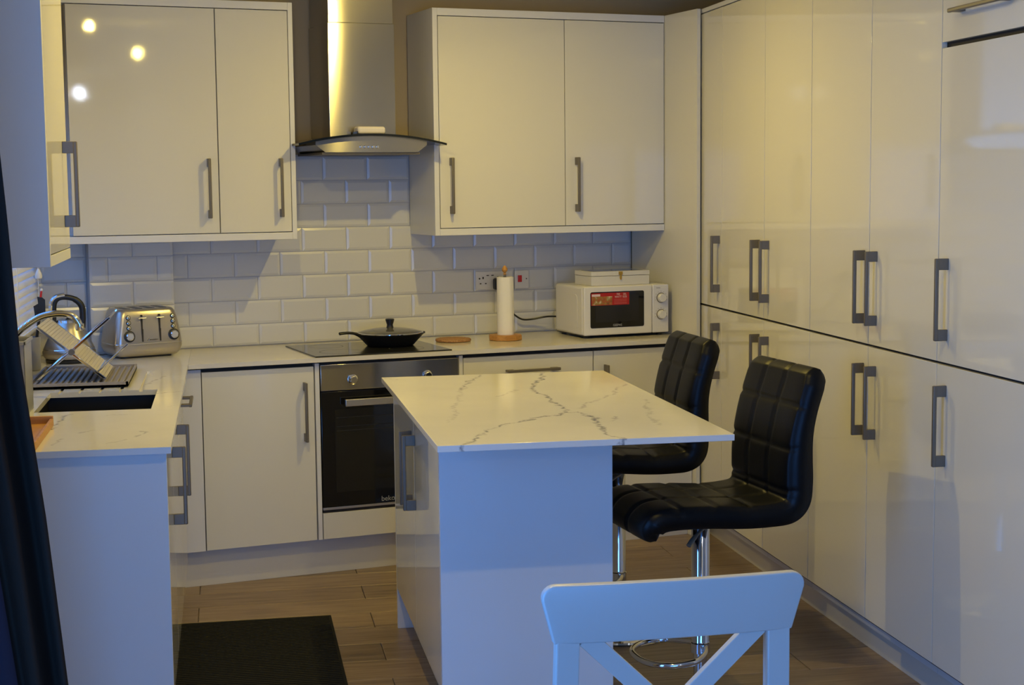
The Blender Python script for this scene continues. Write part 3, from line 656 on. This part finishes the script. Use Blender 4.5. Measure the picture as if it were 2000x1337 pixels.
for z in (.172, .096):
    for k in range(9):
        a = R(200-27.5*k); b.box(.390+.030*math.cos(a)-.0015, .390+.030*math.cos(a)+.0015, -.0006, .001, z+.030*math.sin(a)-.0012, z+.030*math.sin(a)+.0012)
b.box(.366, .386, -.0006, .001, .216, .219); b.obj('scale_marking', gp, cpn)
b = MB()
for i in range(5):
    for j in range(5): b.box(-.0008, .002, .115+i*.030, .134+i*.030, .055+j*.0125, .0615+j*.0125)
vn = b.obj('side_vents', M['gap'], mw, 0); vn['kind'] = 'stuff'
MB().prism([(y+.175, z+.118) for y, z in rrect(.105, .078, .02, 4)], -.0012, .002, Matrix(((0, 0, 1, 0), (1, 0, 0, 0), (0, 1, 0, 0), (0, 0, 0, 1)))).obj('side_embossing', M['white'], mw)
for x, y in ((.03, .04), (.40, .04), (.03, .28), (.40, .28)): MB().lathe([(.013, 0), (.015, .013)], 12, Matrix.Translation((x, y, 0))).obj('foot', M['blackplastic'], mw)
MB().box(.006, .425, .03, .31, .009, .0125).obj('underside', M['blackplastic'], mw)
kb = thing('keepsake_box', 'flat white wooden box with a brass clasp on top of the microwave', 'box', Bw(.721, .405, 1.1450), PHI)
MB().box(0, .294, 0, .175, 0, .042, .0015).obj('box_base', M['whitewood'], kb)
ld = MB().box(-.001, .295, -.001, .176, .0435, .0635, .0015).obj('lid', M['whitewood'], kb)
MB().box(.022, .272, .02, .154, .0632, .0645).obj('glass_inset', mat('dark_glass_inset', (.10, .10, .10), .05), ld)
MB().box(.137, .157, -.004, 0, .047, .062, .001).box(.142, .152, -.005, 0, .031, .048, .001).lathe([(.004, 0), (.003, .003)], 10, Matrix.Translation((.147, -.004, .028)) @ Matrix.Rotation(R(90), 4, 'X')).obj('clasp', M['brass'], kb)
# ---------------------------------------------------------------- sockets, plug, cable
sw = mat('white_faceplate', (.66, .64, .62), .28)
so = thing('wall_socket', 'white double wall socket partly behind the kitchen roll', 'socket', Bw(.386, .0085, 1.161), PHI)
MB().box(-.073, .073, -.008, 0, -.043, .043, .003).obj('faceplate', sw, so)
b = MB()
for cx in (-.037, .037):
    b.box(cx-.0035, cx+.0035, -.0086, -.006, .008, .018); b.box(cx-.017, cx-.009, -.0086, -.006, -.016, -.011); b.box(cx+.009, cx+.017, -.0086, -.006, -.016, -.011)
b.obj('pin_hole', M['gap'], so)
b = MB(); b.box(-.020, -.008, -.0095, -.006, .022, .026); b.box(.004, .016, -.0095, -.006, .022, .026); b.obj('rocker', M['gap'], so)
MB().lathe([(.004, 0), (.004, .001)], 10, Matrix.Translation((-.055, -.008, .010)) @ Matrix.Rotation(R(90), 4, 'X')).obj('screw', M['gap'], so)
cs = thing('cooker_switch', 'white wall switch plate with a red rocker right of the kitchen roll', 'switch', Bw(.545, .0085, 1.161), PHI)
MB().box(-.036, .036, -.008, 0, -.043, .043, .003).obj('faceplate', sw, cs)
MB().box(-.021, -.001, -.012, -.006, -.012, .020, .002).obj('red_rocker', M['redswitch'], cs)
MB().lathe([(.003, 0), (.003, .001)], 10, Matrix.Translation((.023, -.008, .003)) @ Matrix.Rotation(R(90), 4, 'X')).obj('screw', M['gap'], cs)
pg = thing('power_plug', 'black mains plug with cable running to the microwave', 'plug', Bw(.420, .018, 1.145), PHI)
MB().box(-.026, .026, -.038, 0, -.027, .027, .010, 3).obj('plug_body', M['blackplastic'], pg)
cbp = [(.0, -.02, -.02), (.012, -.022, -.055), (.045, -.02, -.115), (.075, -.016, -.145), (.115, -.02, -.170), (.165, -.02, -.172), (.225, -.05, -.160), (.262, -.10, -.157)]
MB().tube(spline(cbp, 6), .0042, 8).obj('cable', M['blackplastic'], pg)
# ---------------------------------------------------------------- extractor hood
hd = thing('extractor_hood', 'stainless chimney extractor hood with curved smoked glass visor', 'extractor hood', Bw(-.307, 0, 0), PHI)
ch = MB().box(-.148, .148, -.300, -.004, 1.80, 2.295, .002).obj('chimney_lower', M['steel'], hd)
MB().box(-.144, .144, -.296, -.004, 2.295, CEIL-.002, .002).obj('chimney_upper', M['steel'], hd)
def arch(x): return 1.824-.040*(abs(x)/.325)**2*1.0
def curved(z_lo, z_hi, xs, y0, y1):
    v = []; f = []
    for x in xs: v += [(x, y0, z_lo(x)), (x, y0, z_hi(x)), (x, y1, z_hi(x)), (x, y1, z_lo(x))]
    n = len(xs)
    for i in range(n-1):
        for j in range(4): j2 = (j+1) % 4; f.append((4*i+j, 4*i+j2, 4*i+4+j2, 4*i+4+j))
    f += [(3, 2, 1, 0), tuple(range(4*n-4, 4*n))]; return MB().add(v, f)
xs = [-.325+.65*i/32 for i in range(33)]
curved(lambda x: arch(x)-.009, arch, xs, -.455, -.01).obj('glass_visor', M['tintglass'], hd)
xb = [-.245+.49*i/24 for i in range(25)]
def body_bot(x): return 1.747+.030*max(0, (abs(x)-.205)/.04)
bd = curved(body_bot, lambda x: arch(x)-.0095, xb, -.425, -.01).obj('hood_body', M['steel'], hd)
MB().box(-.215, .215, -.415, -.02, 1.738, 1.747).obj('filter_grille', M['nickel'], hd)
for k in range(5): MB().lathe([(.0062, 0), (.0062, .004), (.005, .005)], 12, Matrix.Translation((-.048+.018*k, -.425, 1.770)) @ Matrix.Rotation(R(90), 4, 'X')).obj('push_button', M['chrome'], bd)
wbk = thing('cloth_bundle', 'small folded white cloth lying on the hood glass before the chimney', 'cloth', Bw(-.292, .345, 1.8245), PHI)
MB().box(-.062, .062, -.035, .035, 0, .032, .011, 3).obj('folded_cloth', mat('white_cloth', (.80, .74, .68), .8), wbk)
MB().box(-.0645, -.060, -.03, .03, .0, .012, .001).obj('dark_edge', M['blackplastic'], wbk)
# ---------------------------------------------------------------- island
IX0, IX1, IY0, IY1 = .574, 1.080, 4.370, 5.607
isl = thing('kitchen_island', 'white kitchen island cabinet with big bluish end panel', 'kitchen island', (IX0, IY0, 0))
w_, l_ = IX1-IX0, IY1-IY0
box('end_panel', M['panel'], isl, 0, w_, 0, .018, 0, .8905); box('end_panel', M['panel'], isl, 0, w_, l_-.018, l_, 0, .8905)
MB().box(.022, w_-.019, .0185, l_-.0185, .15, .885).obj('carcass', M['carcass'], isl)
box('back_panel', M['panel'], isl, w_-.018, w_, .0185, l_-.0185, 0, .8905)
box('plinth', M['plinth'], isl, .058, .074, .0185, l_-.0185, 0, .149)
for k, (a0, a1, hh) in enumerate(((.0185, .6185, .5625), (.6185, l_-.0185, .058))):
    d = MB().box(0, .018, a0+.0017, a1-.0017, .151, .876, .0012).obj('door', M['gloss'], isl)
    h = handle(d, 0, 0, BH); h.rotation_euler = (0, 0, R(-90)); h.location = (0, (a0+hh) if k == 0 else a0+hh, BH)
it = tag(MB().box(.541, 1.374, 4.145, 5.696, .892, .910, .0012).obj('island_worktop', M['quartz_island'], None, 40), 'white quartz island worktop with dark branching veins', 'worktop')
# ---------------------------------------------------------------- bar stools
def stool_seat():
    """L-shaped padded shell: faces local -y, quilted in a grid"""
    path = spline([(0, -.222, .585), (0, -.230, .610), (0, -.208, .636), (0, -.15, .643), (0, -.05, .640), (0, .06, .632), (0, .14, .632), (0, .200, .640), (0, .230, .670), (0, .235, .725), (0, .235, .79), (0, .240, .86), (0, .254, .93), (0, .276, 1.0), (0, .291, 1.045), (0, .297, 1.058)], 10)
    n = len(path); s = [0.]
    for a, b2 in zip(path, path[1:]): s.append(s[-1]+(b2-a).length)
    tot = s[-1]; Wd = .205
    grooves_u = [.13, .25, .375, .60, .735, .868]
    vs = [-1+2*i/44 for i in range(45)]; verts = []; faces = []
    for i, p in enumerate(path):
        t = (path[min(i+1, n-1)]-path[max(i-1, 0)]).normalized(); nr = Vector((0, t.z, -t.y)); nr = -nr   # towards sitter (up / front)
        u = s[i]/tot
        end = min(1, u/.035, (1-u)/.03); T = .040*(max(end, .0)**.5*.85+.15)*(1+.28*math.exp(-((u-.64)/.13)**2))
        W2 = Wd*(.93+.07*min(1, (1-u)/.06)*min(1, u/.05))
        front = []; backs = []
        for v in vs:
            e = (1-abs(v)**7)**(1/7.) if abs(v) < 1 else 0
            q = 0
            for gv in (-1/3., 1/3.): q = max(q, math.exp(-((v-gv)/.035)**2))
            for gu in grooves_u: q = max(q, math.exp(-((u-gu)*tot/.007)**2))
            front.append(p+Vector((v*W2, 0, 0))+nr*(T*e*(1-.0)-.0065*q*e))
            backs.append(p+Vector((v*W2, 0, 0))-nr*(T*e*.9))
        verts += front+backs[-2:0:-1]
    k = len(vs)+len(vs)-2
    for i in range(n-1):
        for j in range(k): j2 = (j+1) % k; faces.append((i*k+j, i*k+j2, (i+1)*k+j2, (i+1)*k+j))
    faces += [tuple(range(k-1, -1, -1)), tuple(range((n-1)*k, n*k))]
    return MB().add(verts, faces)
def make_stool(label, loc, rot):
    t = thing('bar_stool', label, 'bar stool', loc, rot, 'bar stools at the island')
    stool_seat().obj('padded_seat', M['leather'], t, 70)
    MB().lathe([(.20, 0), (.205, .004), (.203, .010), (.17, .020), (.09, .034), (.045, .045), (.034, .060)], 48).obj('base_disc', M['chrome'], t)
    MB().lathe([(.0215, .05), (.0215, .30)], 24).obj('gas_column', M['chrome'], t)
    MB().lathe([(.0275, .215), (.0290, .218), (.0275, .222), (.0275, .585), (.024, .59)], 28).obj('shroud', M['chrome'], t)
    MB().box(-.09, .09, -.09, .09, .588, .600, .004).obj('seat_plate', M['blackplastic'], t)
    MB().tube(spline([(.03, 0, .575), (.06, -.03, .570), (.085, -.065, .552), (.095, -.08, .540)], 5), [.005]*8+[.0075]*8, 10).obj('lever', M['nickel'], t)
    ringp = [(.026, .004, .205), (.075, -.02, .200), (.125, -.075, .195), (.118, -.15, .190), (.07, -.195, .188), (0, -.207, .187), (-.07, -.195, .188), (-.118, -.15, .190), (-.125, -.075, .195), (-.075, -.02, .200), (-.026, .004, .205)]
    MB().tube(spline(ringp, 6), .0095, 12).obj('footrest', M['chrome'], t)
    MB().lathe([(.030, .185), (.030, .214)], 24).obj('footrest_collar', M['chrome'], t)
    return t
s1 = make_stool('black quilted leather bar stool nearer the camera, chrome pole in full view', (1.385, 4.50, 0), R(-83.3))
def dup(root, loc, rot, label):
    r = root.copy(); COL.objects.link(r); r.location = loc; r.rotation_euler = (0, 0, rot); r['label'] = label
    for ch in list(root.children):
        c = ch.copy(); COL.objects.link(c); c.parent = r
        for g in ch.children: q = g.copy(); COL.objects.link(q); q.parent = c
    return r
s2 = dup(s1, (1.354, 5.40, 0), R(-87.5), 'black quilted leather bar stool farther back, half hidden by the island worktop')
# ---------------------------------------------------------------- white cross-back chair in the foreground (back towards the camera)
cx, cy = .7535, 2.60
dc = thing('dining_chair', 'white painted wooden chair with crossed back slats in the foreground', 'chair', (cx, cy, 0), R(1.0))
def top_rail():
    b = MB(); zs0, zs1 = .816, .922; rows = []; n = 24
    outline = []
    hw0, hw1, rc = .217, .238, .024
    pts = [(-hw0, zs0), (hw0, zs0)]
    for k in range(7): a = R(-8+98*k/6); pts.append((hw1-rc+rc*math.cos(a), zs1-rc+rc*math.sin(a)))
    for k in range(7): a = R(90+98*k/6); pts.append((-hw1+rc+rc*math.cos(a), zs1-rc+rc*math.sin(a)))
    bm = bmesh.new(); vs = [bm.verts.new((x, 0, z)) for x, z in pts]; fa = bm.faces.new(vs)
    r = bmesh.ops.extrude_face_region(bm, geom=[fa]); 
    for v in [g for g in r['geom'] if isinstance(g, bmesh.types.BMVert)]: v.co.y += .022
    for k in range(1, 8):
        xk = -.24+.06*k; bmesh.ops.bisect_plane(bm, geom=bm.verts[:]+bm.edges[:]+bm.faces[:], plane_co=(xk, 0, 0), plane_no=(1, 0, 0))
    ed = [e for e in bm.edges if len(e.link_faces) == 2 and e.calc_face_angle(0) > R(50)]
    bmesh.ops.bevel(bm, geom=ed, offset=.004, segments=3, affect='EDGES', profile=.5)
    for v in bm.verts: v.co.y += -.012*(1-(v.co.x/.24)**2)-.10*(v.co.z-.82)
    return b.bm(bm)
top_rail().obj('top_rail', M['whitewood'], dc, 40)
for sx in (-1, 1):
    b = MB(); P = [(sx*.192, .010, .822), (sx*.196, .020, .62), (sx*.198, .030, .45), (sx*.200, .010, .20), (sx*.202, -.03, 0)]
    for a, q in zip(P, P[1:]): b.beam(a, q, .042, .026, (0, 1, 0), .003)
    b.obj('back_leg', M['whitewood'], dc)
    MB().beam((sx*.19, .40, .44), (sx*.195, .405, 0), .038, .038, (0, 1, 0), .004).obj('front_leg', M['whitewood'], dc)
    MB().beam((sx*.198, .03, .40), (sx*.19, .40, .40), .05, .02, (1, 0, 0), .002).obj('side_rail', M['whitewood'], dc)
    MB().beam((sx*.160, .012+.004*sx, .824), (-sx*.175, .026+.004*sx, .50), .034, .016, (0, 1, 0), .002).obj('cross_slat', M['whitewood'], dc)
box('lower_rail', M['whitewood'], dc, -.18, .18, .018, .038, .475, .515, .002)
box('seat', M['whitewood'], dc, -.215, .215, .045, .44, .435, .457, .008, 3)
# ---------------------------------------------------------------- floor mat
fm = thing('floor_mat', 'black ribbed floor mat lying in front of the left units', 'mat', (.075, 5.18, .0))
MB().box(-.295, .27, -.62, .62, 0, .007, .002).obj('mat_base', M['mat'], fm)
b = MB()
for k in range(62): b.box(-.285, .26, -.610+.0197*k, -.600+.0197*k, .007, .0088)
rb = b.obj('rib_texture', M['mat'], fm, 0); rb['kind'] = 'stuff'
# ---------------------------------------------------------------- curtain by the patio opening
def lerp_tab(tab, z):
    for (z0, x0), (z1, x1) in zip(tab, tab[1:]):
        if z >= z1: return x0+(x1-x0)*(z0-z)/(z0-z1)
    return tab[-1][1]
RIGHT = [(2.32, -.520), (1.72, -.479), (1.54, -.467), (1.235, -.452), (.887, -.412), (.487, -.377), (.02, -.340)]
LEFT = [(2.32, -.700), (1.72, -.632), (1.235, -.577), (.747, -.521), (.495, -.492), (.02, -.437)]
def drape(left, right, yf, nx):
    b = MB(); nz = 40; v = []; f = []
    for side in (0, 1):
        for i in range(nz+1):
            z = 2.32-2.30*i/nz; xe = right(z); xw = left(z)
            for j in range(nx+1):
                q = j/nx; v.append((xw+(xe-xw)*q, yf(q, z)+(.004 if side else 0), z))
    o = (nz+1)*(nx+1)
    for i in range(nz):
        for j in range(nx):
            a = i*(nx+1)+j; f.append((a, a+1, a+nx+2, a+nx+1)); f.append((o+a+nx+1, o+a+nx+2, o+a+1, o+a))
    for i in range(nz):
        for j in (0, nx): a = i*(nx+1)+j; f.append((a, a+nx+1, o+a+nx+1, o+a))
    for j in range(nx):
        for i in (0, nz): a = i*(nx+1)+j; f.append((a, a+1, o+a+1, o+a))
    return b.add(v, f)
M['lit_fold'] = mat('blue_lit_curtain_fold', (.035, .030, .045), .9, spec=.1)  # rear fold of the same curtain, the blue light on it put into its colour
cu_ = thing('curtain', 'dark charcoal curtain hanging at the left edge of the picture', 'curtain', (0, 0, 0))
drape(lambda z: lerp_tab(LEFT, z), lambda z: lerp_tab(RIGHT, z), lambda q, z: 3.58+.028*math.sin(q*math.pi*3.4+.6)+.006*math.sin(q*19+z*1.3), 40).obj('cloth', M['curtain'], cu_, 80)
fold_o = drape(lambda z: XW+.02, lambda z: lerp_tab(LEFT, z)+.03, lambda q, z: 3.655+.012*math.sin(q*14), 24).obj('lit_fold', M['lit_fold'], cu_, 80); fold_o['label'] = 'rear curtain fold with blue light painted into its colour'
rod = MB().tube([(XW+.06, .3, 2.34), (XW+.06, 3.70, 2.34)], .012, 12).obj('curtain_rod', M['nickel']); tag(rod, 'metal curtain rod above the patio opening', 'rod')
